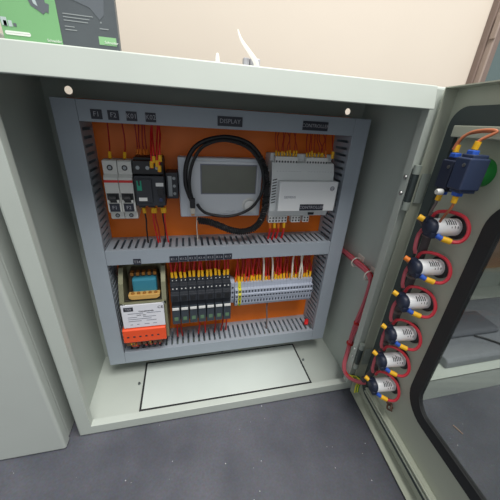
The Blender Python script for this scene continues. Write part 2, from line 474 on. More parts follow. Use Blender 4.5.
# ------------------------------------------------------------------ contactor
o=thing('contactor','black contactor with teal tag and two white tags, beside breaker F2','contactor',(-.137,YR,.4),)
B().box(-.1615,-.1130,.135,YR,.3975,.4815,.001).box(-.1612,-.1133,.118,.1345,.4560,.4780,.001).build('base',black,o)
B().box(-.1610,-.1130,.112,.1340,.4030,.4545,.0012).box(-.1580,-.1330,.1085,.1119,.4100,.4500,.001).build('housing',dark,o)
for k in range(3):
    x=-.1535+k*.0155
    b=B(); b.lathe([(.0032,0),(.0032,.0005)],(x,.1174,.467),'y',12); b.build('terminal_screw',zinc,o)
for k in range(3):
    x=-.1535+k*.0155
    B().box(x-.0055,x+.0055,.120,.1345,.3978,.4018,.0006).build('lower_terminal',black,o)
B().prism([(-.1565,.4475),(-.1565,.4310),(-.1490,.4310),(-.1490,.4475),(-.1512,.4475),(-.1512,.4390),(-.1543,.4390),(-.1543,.4475)],.1077,.1085,'y').build('teal_tag',teal,o)
B().box(-.1265,-.1140,.1112,.1120,.4375,.4435).build('white_tag',white,o)
B().box(-.1555,-.1420,.1078,.1085,.4130,.4188).build('white_tag',white,o)
B().box(-.1245,-.1145,.1095,.1120,.4210,.4330,.0005).build('dial_block',black,o)
B().lathe([(.0034,0),(.0034,-.0016),(.0026,-.002)],(-.1195,.1095,.4145),'y',14).build('reset_button',navy,o)
o=thing('rail_end_stop','dark grey rail end block between the black contactor and the display','end stop',(-.1,YR,.4))
B().box(-.1115,-.0905,.140,YR,.4085,.4560,.001).build('block',dark,o)
b=B(); 
for z in (.418,.432,.446): b.lathe([(.0028,0),(.0028,.0006)],(-.097,.1394,z),'y',10)
b.box(-.1080,-.1010,.1394,.14,.413,.450); b.build('clamp_screws',zinc,o)

# ------------------------------------------------------------------ wires with marker sleeves
def wire(lab,group,path,r,m,marker=None,name='wire',cat='wire',mm=None,mr=None,ml=.012,n=5):
    """path: list of points, the marker sleeve sits on the first end"""
    root=thing(name,lab,cat,path[0],group)
    B().tube(path,r,6,n).build('conductor',m,root)
    if marker:
        p=Vector(path[0]); d=(Vector(path[1])-p).normalized()
        B().tube([p+d*.0008,p+d*ml],mr or r*2.1,8,smooth=False).build('marker_sleeve',mm or yellow,root)
    return root
J=lambda a: random.uniform(-a,a)
# breakers and contactor, top
for x,z in ((-.1970,.4760),(-.1745,.4760)):
    wire('thin dark red wire rising from the top of a white circuit breaker','wires above the breakers',[(x,.132,z+.002),(x+J(.003),.150,.505),(x+J(.002),.158,.5365)],.0012,redd,True)
for x in (-.1560,-.1500,-.1440,-.1390):
    wire('thin dark red wire with orange marker behind the contactor top','wires behind the contactor',[(x,.150,.4830),(x+J(.003),.158,.505),(x+J(.003),.162,.5365)],.0011,redd,True,mm=orangem,ml=.010)
for x,z,y in ((-.1305,.4700,.116),(-.1265,.4780,.118),(-.1215,.4720,.116),(-.1165,.4800,.118),(-.1185,.4640,.115)):
    wire('red wire with yellow marker at the contactor top terminals','wires on the contactor top',[(x,y-.003,z-.003),(x+.0005,y+.004,z+.022),(x+J(.003),.152,.518),(x+J(.003),.158,.5365)],.0015,red,True,ml=.011)
for x,m in ((-.1530,blackw),(-.1370,red),(-.1330,redd),(-.1205,blackw),(-.1165,red)):
    wire('%s wire with yellow marker below the black contactor'%({'black_wire':'black','red_wire':'red','darkred_wire':'dark red'}[m.name]),'wires below the contactor '+m.name.split('_')[0],[(x,.128,.3965),(x+J(.002),.135,.372),(x+J(.004),.148,.345),(x+J(.003),.152,.3110)],.0015,m,True,ml=.012)

# ------------------------------------------------------------------ display unit and the coiled lead hung on it
HX0,HX1,HZ0,HZ1=-.0890,.0720,.3685,.4825; HY=.150
o=thing('display_unit','pale grey wall display with a wide blank screen and round knob, under the DISPLAY plate','display',(-.008,YP,HZ0))
B().box(HX0,HX1,HY,HY+.022,HZ0,HZ1,.003,3).box(HX0+.004,HX1-.004,HY+.022,YP,HZ0+.004,HZ1-.004,.002).build('housing',hmig,o)
B().box(HX0+.014,HX1-.008,HY-.0016,HY,HZ0+.006,HZ1-.006,.0015).build('front_panel',mat('display_front',(214,220,226),.35),o)
B().box(-.0490,.0600,HY-.0026,HY-.0016,.4150,.4715,.0008).build('screen_bezel',inkl,o)
B().box(-.0468,.0582,HY-.0031,HY-.0026,.4172,.4694,.0003).build('screen',lcd,o)
B().lathe([(.0150,0),(.0150,-.002),(.0125,-.0025),(.0118,-.0095),(.0095,-.011),(.0001,-.0108)],(.0480,HY-.0016,.3925),'y',28).build('rotary_knob',white,o)
for x in (.004,.016,.028): B().box(x-.0035,x+.0035,HY-.0028,HY-.0016,.3795,.3825,.0008).build('button',hmig,o)
b=B(); b.box(-.0535,-.030,HY-.0018,HY-.0016,.4775,.4790); b.build('top_mark',white,o)

lead=thing('coiled_cable','thick black coiled handset lead looped over the display, with a clear plug','cable',(0,.137,.36))
yc=.1385
b=B(); b.tube([(-.0655,yc,.4020),(-.0725,yc-.001,.4200),(-.0765,yc,.4400),(-.0740,yc,.4700),(-.0620,yc,.4960),(-.0410,yc,.5115),(-.0055,yc,.5195),(.0307,yc,.5140),(.0555,yc-.001,.4965),(.0735,yc-.002,.4650),(.0785,yc-.002,.4267),(.0765,yc-.003,.3900),(.0700,yc-.004,.3640),(.0570,yc-.005,.3470),(.0393,yc-.006,.3425),(.0183,yc-.007,.3425),(-.0026,yc-.007,.3505),(-.0230,yc-.006,.3575),(-.0400,yc-.004,.3645),(-.0560,yc-.003,.3665)],.0041,10,6)
b.build('outer_loop',blackw,lead)
b=B(); b.tube([(-.0640,yc+.002,.4020),(-.0690,yc-.004,.4250),(-.0690,yc-.005,.4500),(-.0610,yc-.005,.4790),(-.0440,yc-.005,.5025),(-.0107,yc-.006,.5145),(.0270,yc-.006,.5080),(.0510,yc-.007,.4910),(.0670,yc-.008,.4610),(.0690,yc-.008,.4266),(.0530,yc-.008,.3964),(.0271,yc-.007,.3800),(-.0031,yc-.006,.3744),(-.0366,yc-.005,.3800),(-.0500,yc-.004,.3890),(-.0570,yc-.003,.3990)],.0029,8,6)
b.build('inner_loop',blackw,lead)
# the tightly curled stretch down the right side and along the bottom
path=catmull([(.0600,yc-.004,.4880),(.0735,yc-.005,.4600),(.0785,yc-.005,.4200),(.0765,yc-.005,.3850),(.0685,yc-.006,.3600),(.0520,yc-.007,.3455),(.0300,yc-.008,.3420),(.0080,yc-.008,.3460),(-.0150,yc-.007,.3560),(-.0380,yc-.005,.3640),(-.0560,yc-.004,.3660)],40)
hel=[];L=0
for i,p in enumerate(path):
    if i: L+=(p-path[i-1]).length
    t=(path[min(i+1,len(path)-1)]-path[max(i-1,0)]).normalized(); u=Vector((0,1,0)); w_=t.cross(u)
    a=L/.0040*2*PI
    hel.append(p+(u*math.cos(a)+w_*math.sin(a))*.0056)
b=B(); b.tube(hel,.0019,5,1,smooth=False); b.build('curled_stretch',blackw,lead)
B().box(-.0705,-.0605,yc-.005,yc+.004,.3910,.4090,.001).build('plug_boot',black,lead)
B().box(-.0700,-.0610,yc-.0055,yc+.0035,.3800,.3912,.0008).box(-.0690,-.0620,yc-.0035,yc+.0015,.3762,.3800,.0005).build('clear_plug',mat('clear_plug',(186,182,172),.2),lead)
B().box(-.0688,-.0622,yc-.006,yc-.0054,.3770,.3795).build('gold_contacts',mat('gold',(214,150,90),.3,metal=.7),lead)
wire('thin white wire hanging down from under the display to the trunking',None,[(-.0560,.165,.3690),(-.0580,.160,.345),(-.0565,.156,.3110)],.0011,wirew)

# ------------------------------------------------------------------ controller module
o=thing('controller_module','pale grey programmable controller marked CONTROLLER, right of the display','controller',(.15,YP,.372))
B().prism([(YP,.375),(YP,.492),(.160,.495),(.152,.4945),(.152,.4810),(.139,.4790),(.134,.4660),(.130,.4480),(.130,.3850),(.136,.3720),(.165,.3720)],.0860,.2175,bev=.001).build('housing',ctrlg,o)
B().box(.0985,.2215,.1150,.1298,.3880,.4480,.0022,3).build('front_cover',mat('controller_cover',(228,232,234), .42),o)
b=B()
for k in range(9):
    z=.4010+k*.0056
    b.prism([(.0880,z),(.0965,z+.0022),(.0965,z+.0042),(.0880,z+.0020)],.1294,.1304,'y')
b.build('vent_slots',dark,o)
b=B()
for k in range(20):
    if k in (9,10): continue
    x=.0965+k*.0060; b.box(x-.0009,x+.0009,.1334,.1345,.4540,.4640)
b.build('terminal_grooves',inkl,o)
for x0,n in ((.0925,8),(.1565,8)):
    wq=n*.0058
    b=B().box(x0,x0+wq,.1395,.1515,.4765,.4900,.0008); b.m=1
    for k in range(n): b.box(x0+.0014+k*.0058,x0+.0044+k*.0058,.1391,.1396,.4790,.4825)
    b.build('terminal_connector',[white,ink],o)
for x0,n in ((.0885,6),(.1395,3),(.1660,2)):
    wq=n*.0068
    b=B().box(x0,x0+wq,.1365,.1520,.3570,.3715,.0008); b.m=1
    for k in range(n):
        b.box(x0+.0018+k*.0068,x0+.0050+k*.0068,.1361,.1366,.3595,.3630); b.box(x0+.0018+k*.0068,x0+.0050+k*.0068,.1361,.1366,.3660,.3690)
    b.build('terminal_connector',[white,ink],o)
b=B().box(.1445,.1960,.1141,.1150,.3900,.4030,.0003); b.m=1; b.text('CONTROLLER',.0083,(.17025,.1140,.3965)); b.build('name_plate',[lblk,lwht],o)
b=B().text('SIEMENS',.0066,(.1215,.1149,.4170)); b.build('brand_lettering',inkl,o)
b=B(); b.lathe([(.0048,0),(.0048,-.0003)],(.2095,.1150,.4345),'y',18); b.m=1
for k in (-1,0,1): b.box(.2070,.2120,.1145,.1147,.4340+k*.0026,.4350+k*.0026)
b.build('round_mark',[inkl,white],o)
B().box(.1720,.1850,.1293,.1300,.3760,.3810).build('model_plate',dark,o)
for x0,n in ((.0925,8),(.1565,8)):
    for k in range(n):
        x=x0+.0029+k*.0058; z=.4895
        wire('thin red wire with yellow marker rising from the controller terminals','wires above the controller',[(x,.1450,z),(x+J(.004),.150,.506),(x+J(.005),.156,.522),(x+J(.004),.160,.5365)],.0008,redd,True,mr=.0019,ml=random.uniform(.008,.013),mm=random.choice([yellow,yellow,orangem]))
wire('single loose wire with a large yellow marker standing above the controller',None,[(.2115,.140,.4880),(.2120,.142,.500),(.2120,.152,.520),(.2130,.160,.5365)],.0010,redd,True,mr=.0030,ml=.014)
for k,x in enumerate((.0935,.1030,.1120,.1245)):
    wire('short red wire with orange marker below the controller','wires below the controller',[(x,.1400,.3570),(x+.002,.1410,.342),(x+.003,.148,.325),(x+.002,.152,.3110)],.0023,red,True,mr=.0031,ml=.013,mm=yellow if k%2 else orangem)

# ------------------------------------------------------------------ transformer
TX0,TX1=-.2185,-.1270
o=thing('transformer','small transformer with olive steel frame, white rating label and orange terminal cover','transformer',(-.17,YP,.095))
B().box(TX0+.006,TX1-.006,.122,.180,.136,.199,.001).build('core',mat('core_steel',(70,68,60),.5,metal=.4,noise=.15,nscale=200),o)
b=B()
# pressed steel strap: two side legs, a top bridge and the feet
b.box(TX0,TX0+.006,.114,YP,.100,.199,.0012); b.box(TX1-.006,TX1,.114,YP,.100,.199,.0012); b.prism([(.116,.199),(YP,.199),(YP,.268),(.150,.262),(.130,.235)],TX0,TX0+.009); b.prism([(.116,.199),(YP,.199),(YP,.268),(.150,.262),(.130,.235)],TX1-.009,TX1); b.box(TX0+.009,TX1-.009,.179,.183,.199,.264)
b.box(TX0,TX1,.114,.119,.190,.199,.001); b.box(TX0,TX1,.119,.128,.190,.193)
b.box(TX0-.003,TX0+.012,.1835,YP,.258,.270,.001); b.box(TX1-.012,TX1+.003,.1835,YP,.258,.270,.001)
b.build('steel_strap',brass,o)
b=B().prism([(TX0+.012,.199),(TX1-.012,.199),(TX1-.018,.250),(TX0+.018,.250)],.148,.178,'y',bev=.003); b.build('coil',mat('coil_brown',(84,70,54),.45,metal=.3),o)
B().box(-.1935,-.1455,.1330,.176,.2080,.2420,.004).build('coil_wrap',bluetape,o)
b=B()
b.prism([(-.2010,.2130),(-.2000,.2060),(-.1950,.2020),(-.1460,.2020),(-.1400,.2060),(-.1390,.2130)],.119,.134,'y',bev=.001)
b.build('upper_terminal_strip',beige,o)
for k in range(5):
    x=-.1925+k*.0112
    B().lathe([(.0034,0),(.0034,-.003),(.002,-.004)],(x,.1265,.2135),'y',10).build('terminal_screw',copper,o)
    B().box(x-.003,x+.003,.140,.152,.2470,.2540,.0006).build('winding_tag',copper,o)
for x in (TX0+.007,TX1-.007): B().lathe([(.0035,0),(.0035,-.0025),(.0022,-.0035)],(x,.114,.1945),'y',12).build('strap_bolt',steel,o)
b=B().box(TX0+.002,TX1-.006,.1100,.1135,.1375,.1955,.0004)
b.m=1; b.box(-.2120,-.1935,.1097,.1101,.1805,.1905)
b.m=2; b.text('TEB',.0066,(-.20275,.10965,.1855),wide=1.1)
b.m=1; b.text('CE',.0086,(-.1400,.1098,.1860),wide=1.15); b.text('TRANSFORMER',.0044,(-.1690,.1098,.1785))
b.text('230V / 24V',.0042,(-.1790,.1098,.1690)); b.m=3
for z,xs in ((.1735,((-.205,-.175),(-.168,-.140))),(.1640,((-.206,-.188),(-.176,-.150))),(.1590,((-.206,-.160),)),(.1540,((-.206,-.180),(-.170,-.150))),(.1450,((-.203,-.198),(-.190,-.185),(-.175,-.165),(-.158,-.150)))):
    for p0,p1 in xs: b.box(p0,p1,.1097,.1101,z,z+.0013)
b.build('rating_label',[label,ink,lwht,inkl],o)
b=B().prism([(.1250,.1355),(.1080,.1355),(.1055,.1330),(.1055,.1020),(.1080,.0985),(.1250,.0985)],TX0-.002,TX1-.006,bev=.001)
cov=b.build('orange_terminal_cover',orangec,o)
b=B()
for k in range(6): 
    x=TX0+.008+k*.0122; b.box(x-.0022,x+.0022,.1050,.1056,.1145,.1180)
b.build('screw_openings',ink,cov)
b=B()
for k in range(7): x=TX0+.004+k*.0112; b.box(x-.0042,x+.0042,.111,.150,.0870,.0985,.0006)
b.box(TX0,TX1-.007,.125,.178,.0900,.1360,.001)
b.build('lower_terminal_strip',mat('terminal_brown',(92,70,52),.6),o)
for k,x in enumerate((-.2080,-.2020,-.1960,-.1820,-.1690,-.1590,-.1490)):
    m=(yellow,yellow,redd,redd,yellow,redd,redd)[k]
    wire('%s wire below the orange transformer terminals'%('yellow sleeved' if m is yellow else 'dark red'),'%s wires below the transformer'%('yellow' if m is yellow else 'dark red'),[(x,.1130,.0950),(x+J(.004),.116,.080),(x+J(.004),.150,.0560)],.0018,redd,m is yellow,ml=.012,mr=.003)

# ------------------------------------------------------------------ seven relays
RX=-.1185; RP=.0187
ordn=['first','second','third','fourth','fifth','sixth','seventh']
for i in range(7):
    x0=RX+i*RP; x1=x0+RP-.0005; xm=(x0+x1)/2
    lab={0:'slim black plug-in relay beside the transformer, under plate K1.1',6:'slim black plug-in relay beside the grey terminal strip, under plate K1.7'}.get(i,'slim black plug-in relay, %s from the transformer, under plate K1.%d'%(ordn[i],i+1))
    o=thing('relay',lab,'relay',(xm,YR,.128),'row of plug-in relays')
    B().prism([(YR,.134),(YR,.228),(.160,.2345),(.142,.2345),(.1415,.2220),(.1330,.2200),(.1325,.2040),(.1235,.2020),(.1235,.1850),(.1300,.1840),(.1300,.1300),(.145,.1265),(.165,.1265)],x0,x1,bev=.0005).build('socket',dark,o)
    B().box(x0+.0008,x1-.0008,.1150,.1298,.1310,.1700,.001).build('relay_body',mat('relay_smoke',(58,66,74),.3) if i==0 else MATS['relay_smoke'],o)
    B().box(x0+.0048,x1-.0048,.1143,.1150,.1410,.1500,.0006).build('green_lens',relgrn,o)
    B().box(x0+.0020,x1-.0020,.1125,.1155,.1700,.1755,.0006).build('white_tag',white,o)
    for dx in (-.0042,.0042):
        b=B().lathe([(.0017,0),(.0017,.0005)],(xm+dx,.1324,.2125),'y',10); b.build('terminal_screw',white,o)
        b=B().lathe([(.0013,0),(.0013,.0005)],(xm+dx,.1410,.2285),'y',10); b.build('terminal_screw',white,o)
    B().box(x0+.004,x1-.004,.1226,.1236,.1880,.1990,.0003).build('clip',black,o)
    for k,dx in enumerate((-.0045,.0040)):
        z=.2325+J(.0015)
        wire('red wire with yellow marker entering a relay from above','wires above the relays',[(xm+dx,.1440,z),(xm+dx+J(.002),.147,.2500),(xm+dx+J(.003),.152,.268),(xm+dx+J(.004),.154,.2885)],.0019,random.choice([red,red,redd]),True,mr=.0030,ml=random.uniform(.013,.017))
        if i%2==0 or k==0:
            wire('thin dark red wire far behind the relays','thin wires behind the relays',[(xm+dx+.004,.160,.2325),(xm+dx+.004+J(.003),.166,.258),(xm+dx+J(.004)+.004,.168,.2885)],.0016,redd)
for x in (-.1140,-.1040,-.0600,-.0420,-.0200,-.0020,.0060):
    wire('red wire dropping from below the relays into the bottom trunking','wires below the relays',[(x,.152,.1262),(x+J(.003),.156,.100),(x+J(.004),.158,.0560)],.0018,random.choice([red,redd]))

# ------------------------------------------------------------------ terminal strip
o=thing('rail_end_stop','light grey rail end clamp between the relays and the terminal strip','end stop',(.0185,YR,.15))
B().prism([(YR,.158),(YR,.210),(.150,.216),(.140,.212),(.138,.170),(.142,.156)],.0138,.0225,bev=.0005).build('clamp_body',termg,o)
for z in (.175,.188,.201): B().lathe([(.0022,0),(.0022,.0006)],(.0182,.1374,z),'y',10).build('clamp_screw',dark,o)
TXS=.0232; TP=.0074; NT=26
prof=[(YR,.156),(YR,.206),(.160,.2110),(.1400,.2110),(.1390,.1985),(.1320,.1965),(.1320,.1870),(.1300,.1860),(.1300,.1740),(.1320,.1730),(.1320,.1590),(.1370,.1500),(.160,.1500)]
def terminal(x0,x1,mats,lab,group):
    o=thing('terminal_block',lab,'terminal block',((x0+x1)/2,YR,.157),group)
    B().prism(prof,x0,x1,bev=.0003).build('housing',mats,o)
    xm=(x0+x1)/2
    b=B().box(xm-.0016,xm+.0016,.1315,.1322,.1890,.1950); b.box(xm-.0016,xm+.0016,.1315,.1322,.1620,.1685); b.box(xm-.0024,xm+.0024,.1296,.1302,.1780,.1820)
    b.build('entry_slots',termd,o)
    if mats is yelgrn: B().box(xm-.0011,xm+.0011,.1382,.1392,.1990,.2000).box(xm-.0011,xm+.0011,.1290,.1300,.1745,.1775).box(xm-.0011,xm+.0011,.1310,.1320,.1520,.1600).build('green_stripe',greenw,o)
    b=B().box(xm-.0020,xm+.0020,.1397,.1402,.2005,.2050); b.build('marker_tab',white if mats is termg else yelgrn,o)
    return o
first=None; k0=0
for i in range(NT):
    x0=TXS+i*TP; x1=x0+TP-.0003
    if i==1:
        terminal(x0,x1,yelgrn,'yellow and green earth terminal near the relay end of the grey strip',None); continue
    if first is None:
        first=terminal(x0,x1,termg,'narrow grey screw terminal in the strip to the right of the relays','grey terminals in the strip'); k0=i
    else: dup(first,((i-k0)*TP,0,0))
for i in range(NT):
    x=TXS+i*TP+.0036
    for j in range(2):
        if j==1 and random.random()<.35: continue
        xx=x+(j-.5)*.003*1.0; y=.146+j*.010; z=.2105
        wire('red wire with yellow marker rising from the grey terminal strip','wires above the terminal strip',[(xx,y,z),(xx+J(.003),y+.004,.2330),(xx+J(.006),.156+j*.008,.262),(xx+J(.005),.158+j*.008,.2885)],.0017,red if random.random()<.45 else redd,True,mr=.0029,ml=random.uniform(.009,.015),mm=random.choice([yellow,yellow,yellow,orangem]))
for a,bq,c in ((.0905,.0885,.0860),(.1120,.1095,.1060),(.1605,.1590,.1640),(.1800,.1815,.1850),(.1860,.1800,.1790)):
    wire('pale white wire among the red ones above the terminal strip','white wires above the terminal strip',[(a,.140,.2110),(a-.001,.139,.232),(bq,.142,.262),(c,.150,.2885)],.0021,wirew)
wire('single grey wire dropping from the terminal strip to the bottom trunking',None,[(.1120,.150,.1565),(.1090,.150,.130),(.1110,.147,.100),(.1130,.146,.0560)],.0019,greyw)
for i in range(2):
    x=.2190+i*.004
    wire('short red cable end at the bottom corner beside the right trunking','red cable ends in the corner',[(x,.140,.0640),(x+.003,.145,.068),(x+.006,.152,.070)],.0035,red)

# ------------------------------------------------------------------ pilot lights on the door
LS=.0880
LZ=[.4280,.3630,.3010,.2325,.1710,.1075]; LK=.80
names_=['topmost, below the blue push button','second from the top','third from the top','fourth from the top','fifth from the top, at the lower hinge','lowest, beside the yellow and green wires']
def lamp(zc,sc,lab):
    o=thing('pilot_light',lab,'pilot light',DT@Vector((sc,0,zc)),'column of pilot lights on the door')
    T=DT@Matrix.Translation((sc,0,zc))@Matrix.Scale(LK,4)
    B(T).lathe([(.0215,.0002),(.0215,.004),(.0200,.0055),(.0001,.0056)],(0,0,0),'y',28).build('fixing_nut',black,o)
    bo=B(T).lathe([(.0155,.0057),(.0155,.049),(.0147,.050),(.0001,.050)],(0,0,0),'y',28).build('barrel',mat('barrel_white',(240,242,243),.35) if 'barrel_white' not in MATS else MATS['barrel_white'],o)
    # printed bars and a few lines on the side that faces the room
    b=B(T)
    th0=math.radians(38)
    def onsurf(th,n): return Vector((.01562*math.cos(th),n,.01562*math.sin(th)))
    def patch(t0,t1,n0,n1):
        K=6
        for j in range(K):
            ta,tb=t0+(t1-t0)*j/K,t0+(t1-t0)*(j+1)/K
            b.raw([onsurf(ta,n0),onsurf(tb,n0),onsurf(tb,n1),onsurf(ta,n1)],[[0,1,2,3]])
    for k in range(5):
        n0=.0165+k*.0042; patch(math.radians(34),math.radians(66+(k%3)*7),n0,n0+.0021)
    patch(math.radians(8),math.radians(26),.013,.0148); patch(math.radians(12),math.radians(28),.019,.0204); patch(math.radians(12),math.radians(24),.025,.0264)
    b.build('barrel_print',ink,bo)
    B(T).lathe([(.0150,.0503),(.0150,.055),(.0138,.059),(.0110,.0615),(.0001,.062)],(0,0,0),'y',14).box(-.0060,.0150,.0505,.0600,-.0160,-.0060,.001).build('terminal_head',navyd,o)
    B(T).box(-.0105,-.0020,.050,.064,.0085,.0165,.0012).build('terminal_clamp',navyd,o)
    return o
def lamp_wires(zc,sc,i):
    T=DT@Matrix.Translation((sc,0,zc))@Matrix.Scale(LK,4)
    W=lambda *p: T@Vector(p)
    pos=['the topmost pilot light','the second pilot light','the third pilot light','the fourth pilot light','the fifth pilot light','the lowest pilot light'][i]
    o=thing('wire','red wire looped round %s on the door'%pos,'wire',W(.014,.05,-.012),'red loops round the pilot lights')
    P=[W(.0155,.0480,-.0110),W(.0215,.0400,-.0150),W(.0275,.0300,-.0165),W(.0330,.0190,-.0140),W(.0345,.0125,-.0030),W(.0300,.0105,.0110),W(.0180,.0110,.0225),W(.0020,.0150,.0260),W(-.0120,.0230,.0250),W(-.0200,.0330,.0200),W(-.0235,.0360,.0060)]
    B().tube(P,.0025,8,6).build('conductor',mat('loop_red',(204,52,66),.4) if i==0 else MATS['loop_red'],o)
    def sleeve(a,c,r,m,nm): B().tube([a,c],r,10,smooth=False).build(nm,m,o)
    d=(P[1]-P[0]).normalized(); d2=(P[2]-P[1]).normalized()
    sleeve(P[0]-d*.002,P[0]+d*.006,.0035,blue,'ferrule')
    sleeve(P[0]+d*.0062,P[1]+d2*.009,.0041,yellow,'marker_sleeve')
    # second conductor leaving the head towards the hinge side
    q=[W(-.0070,.0640,.0110),W(-.0120,.0680,.0130),W(-.0200,.0640,.0080),W(-.0260,.0480,-.0040),W(-.0300,.0300,-.0250)]
    o2=thing('wire','grey wire with yellow marker on the head of %s'%pos,'wire',q[0],'grey wires from the pilot light heads')
    B().tube(q,.0022,8,6).build('conductor',greyw,o2)
    B().tube([q[0],q[0]+(q[1]-q[0])*1.5],.0040,10,smooth=False).build('marker_sleeve',yellow if i!=1 else orangem,o2)
LSS=[.0830,.0825,.0830,.0825,.0830,.0845]
for i,z in enumerate(LZ):
    lamp(z,LSS[i],'white pilot light on the door, '+names_[i]); lamp_wires(z,LSS[i],i)

# green illuminated push button with two contact blocks
PS,PZ=.0945,.5055
T=DT@Matrix.Translation((PS,0,PZ))
o=thing('push_button','dark blue push button contact blocks on a green collar, above the pilot lights','push button',T@Vector((0,0,0)))
B(T).lathe([(.0180,.0002),(.0180,.012),(.0168,.016),(.0001,.016)],(-.0075,0,-.001),'y',28).build('green_collar',greenl,o)
B(T).box(-.020,.012,.0162,.0245,-.0165,.0160,.001).build('mounting_neck',black,o)
for k,(s0,s1,n1,z0,z1,mm_) in enumerate(((-.0225,-.0035,.050,-.0270,.0160,navyd),(-.0005,.0200,.052,-.0235,.0215,navy))):
    sm=(s0+s1)/2
    cb=B(T).box(s0,s1,.025,n1,z0+.004,z1-.004,.0015).box(s0+.002,s1-.002,.027,n1-.004,z0,z1,.0012).build('contact_block',mm_,o)
    for zz,dz in ((z1-.001,.0055),(z0+.001,-.0055)):
        B(T).box(sm-.0045,sm+.0045,.038,.047,min(zz,zz+dz),max(zz,zz+dz),.001).build('terminal_clamp',blue,cb)
    B(T).lathe([(.0022,0),(.0022,.0008)],(sm+.004,n1,z1-.012),'y',10).build('clamp_screw',zinc,cb)
B(T).prism([(-.0040,.012),(.0015,.012),(.0015,.0300),(-.0010,.0340),(-.0040,.0300)],.030,.033,'y',bev=.0005).build('release_lever',zinc,o)
B(T).lathe([(.004,0),(.004,.006),(.003,.008)],(-.006,.050,-.027),'y',14).build('lamp_socket',offw,o)
W=lambda *p: T@Vector(p)
def pbwire(lab,P,m,grp):
    P=[W(*p) for p in P]
    o=thing('wire',lab,'wire',P[0],grp)
    B().tube(P,.0017,8,6).build('conductor',m,o)
    d=(P[1]-P[0]).normalized(); B().tube([P[0],P[0]+d*.0085],.0034,10,smooth=False).build('marker_sleeve',yellow,o)
pbwire('copper coloured wire looping from the outer push button terminal to the top rail',[(-.015,.0425,.0215),(-.015,.0425,.034),(-.010,.040,.042),(-.002,.030,.046),(.008,.0185,.047)],brownw,None)
pbwire('copper coloured wire bent from the inner push button terminal across to the outer one',[(.0100,.0425,.0270),(.0110,.0420,.036),(.0200,.034,.0460),(.0130,.036,.0480),(-.004,.040,.0450),(-.013,.044,.036),(-.016,.046,.024)],brownw,None)
pbwire('grey wire with yellow marker under the outer push button block',[(-.015,.0425,-.0320),(-.016,.043,-.044),(-.018,.044,-.056),(-.024,.040,-.075)],greyw,None)
pbwire('brown wire with yellow marker under the inner push button block',[(.0095,.0425,-.0285),(.0095,.0425,-.042),(.004,.042,-.054),(-.008,.036,-.072)],brownw,None)
# dark cable run along the hinge side of the door, behind the pilot lights
P=[DT@Vector(p) for p in ((.058,.020,.440),(.056,.016,.36),(.052,.016,.27),(.048,.016,.18),(.044,.018,.095),(.036,.026,.060))]
o=thing('cable_bundle','dark grey cable run down the hinge side of the door behind the pilot lights','cable',P[0])
b=B().tube(P,.0062,10,6); b.build('sheath',mat('sleeve_dark',(78,72,74),.55),o)
for k in range(5):
    a=Vector(DT@Vector((.0575-.0022*k*1.4,.0175,.405-.075*k)))
    B().tube([a+Vector((0,0,-.002)),a+Vector((0,0,.002))],.0076,12,smooth=False).build('tie',greyw,o)
for i,z in enumerate(LZ[1:]):
    P=[DT@Vector(p) for p in ((.056,.026,z+.055),(.062,.038,z+.045),(.0690,.043,z+.028),(.070,.040,z+.018))]
    o=thing('cable_tie_wire','short pink red branch wire beside the %s pilot light'%['second','third','fourth','fifth','lowest'][i],'wire',P[0],'red branch wires behind the pilot lights')
    B().tube(P,.0028,8,6).build('conductor',pink,o)
# small brown wire knot under the lowest light
P=[DT@Vector(p) for p in ((.092,.006,.076),(.098,.012,.072),(.104,.008,.077),(.110,.013,.072),(.106,.005,.068),(.098,.008,.067),(.104,.013,.064),(.111,.008,.066))]
tag(B().tube(P,.0017,7,6).build('wire_stub',mat('knot_brown',(98,72,58),.5),loc=P[0]),'small brown knot of wire on the door just under the lowest pilot light','wire')

# ------------------------------------------------------------------ red bundle on the right inner wall
xw=XW-.0015
bundle=thing('cable_bundle','bundle of pink red wires clipped to the right inner wall, leading down to the door','cable',(xw-.008,.1,.05))
cl=[(-.009,.172,.276),(-.009,.155,.2755),(-.009,.120,.2765),(-.009,.090,.2760),(-.009,.055,.2755),(-.009,.034,.268),(-.009,.026,.252),(-.009,.0275,.205),(-.009,.034,.150),(-.009,.040,.105),(-.014,.034,.060),(-.026,.020,.040),(-.032,.004,.034),(-.032,-.014,.036),(-.025,-.032,.044),(-.021,-.046,.058)]
offs=[(0,0),(.0050,.0018),(-.0050,.0016),(.0024,-.0050),(-.0024,.0052)]
for k,(a,b_) in enumerate(offs):
    P=[(xw-.0012+p[0]+a*(.8 if i<9 else .35),p[1]+(b_*(1 if i<9 else .45) if i>5 else 0)+J(.0005),p[2]+(b_ if i<=5 else 0)+J(.0005)) for i,p in enumerate(cl)]
    B().tube(P,.0029,7,5).build('conductor',[pink,red,pink,pink,pink][k],bundle)
for y,z,ax in ((.090,.276,'y'),(.040,.271,'y')):
    o=thing('cable_tie_mount','white cable tie mount holding the red bundle, %s'%('nearer the right trunking' if y>.06 else 'nearer the cabinet front edge'),'cable tie',(xw,y,z),'white tie mounts on the side wall')
    B().box(xw-.0022,xw,y-.011,y+.011,z+.004,z+.017,.0008).build('adhesive_pad',mat('tie_white',(214,206,196),.5) if y>.06 else MATS['tie_white'],o)
    R=[(xw-.009+.0108*math.cos(q)-.0019,y,z+.0108*math.sin(q)) for q in [2*PI*j/16 for j in range(17)]]
    B().tube(R,.0014,6,1,smooth=False,closed=True).build('tie_strap',MATS['tie_white'],o)
for y,z in ((.0335,.150),(.039,.085)):
    o=tag(B().tube([(xw-.009-.0012,y,z-.0018),(xw-.0102,y+.0003,z+.0018)],.0090,10,smooth=False).build('cable_tie',redd,loc=(xw-.009,y,z)),'thin dark tie round the red bundle, %s'%('halfway down the wall' if z>.1 else 'beside the lower hinge'),'cable tie','dark ties on the red bundle')
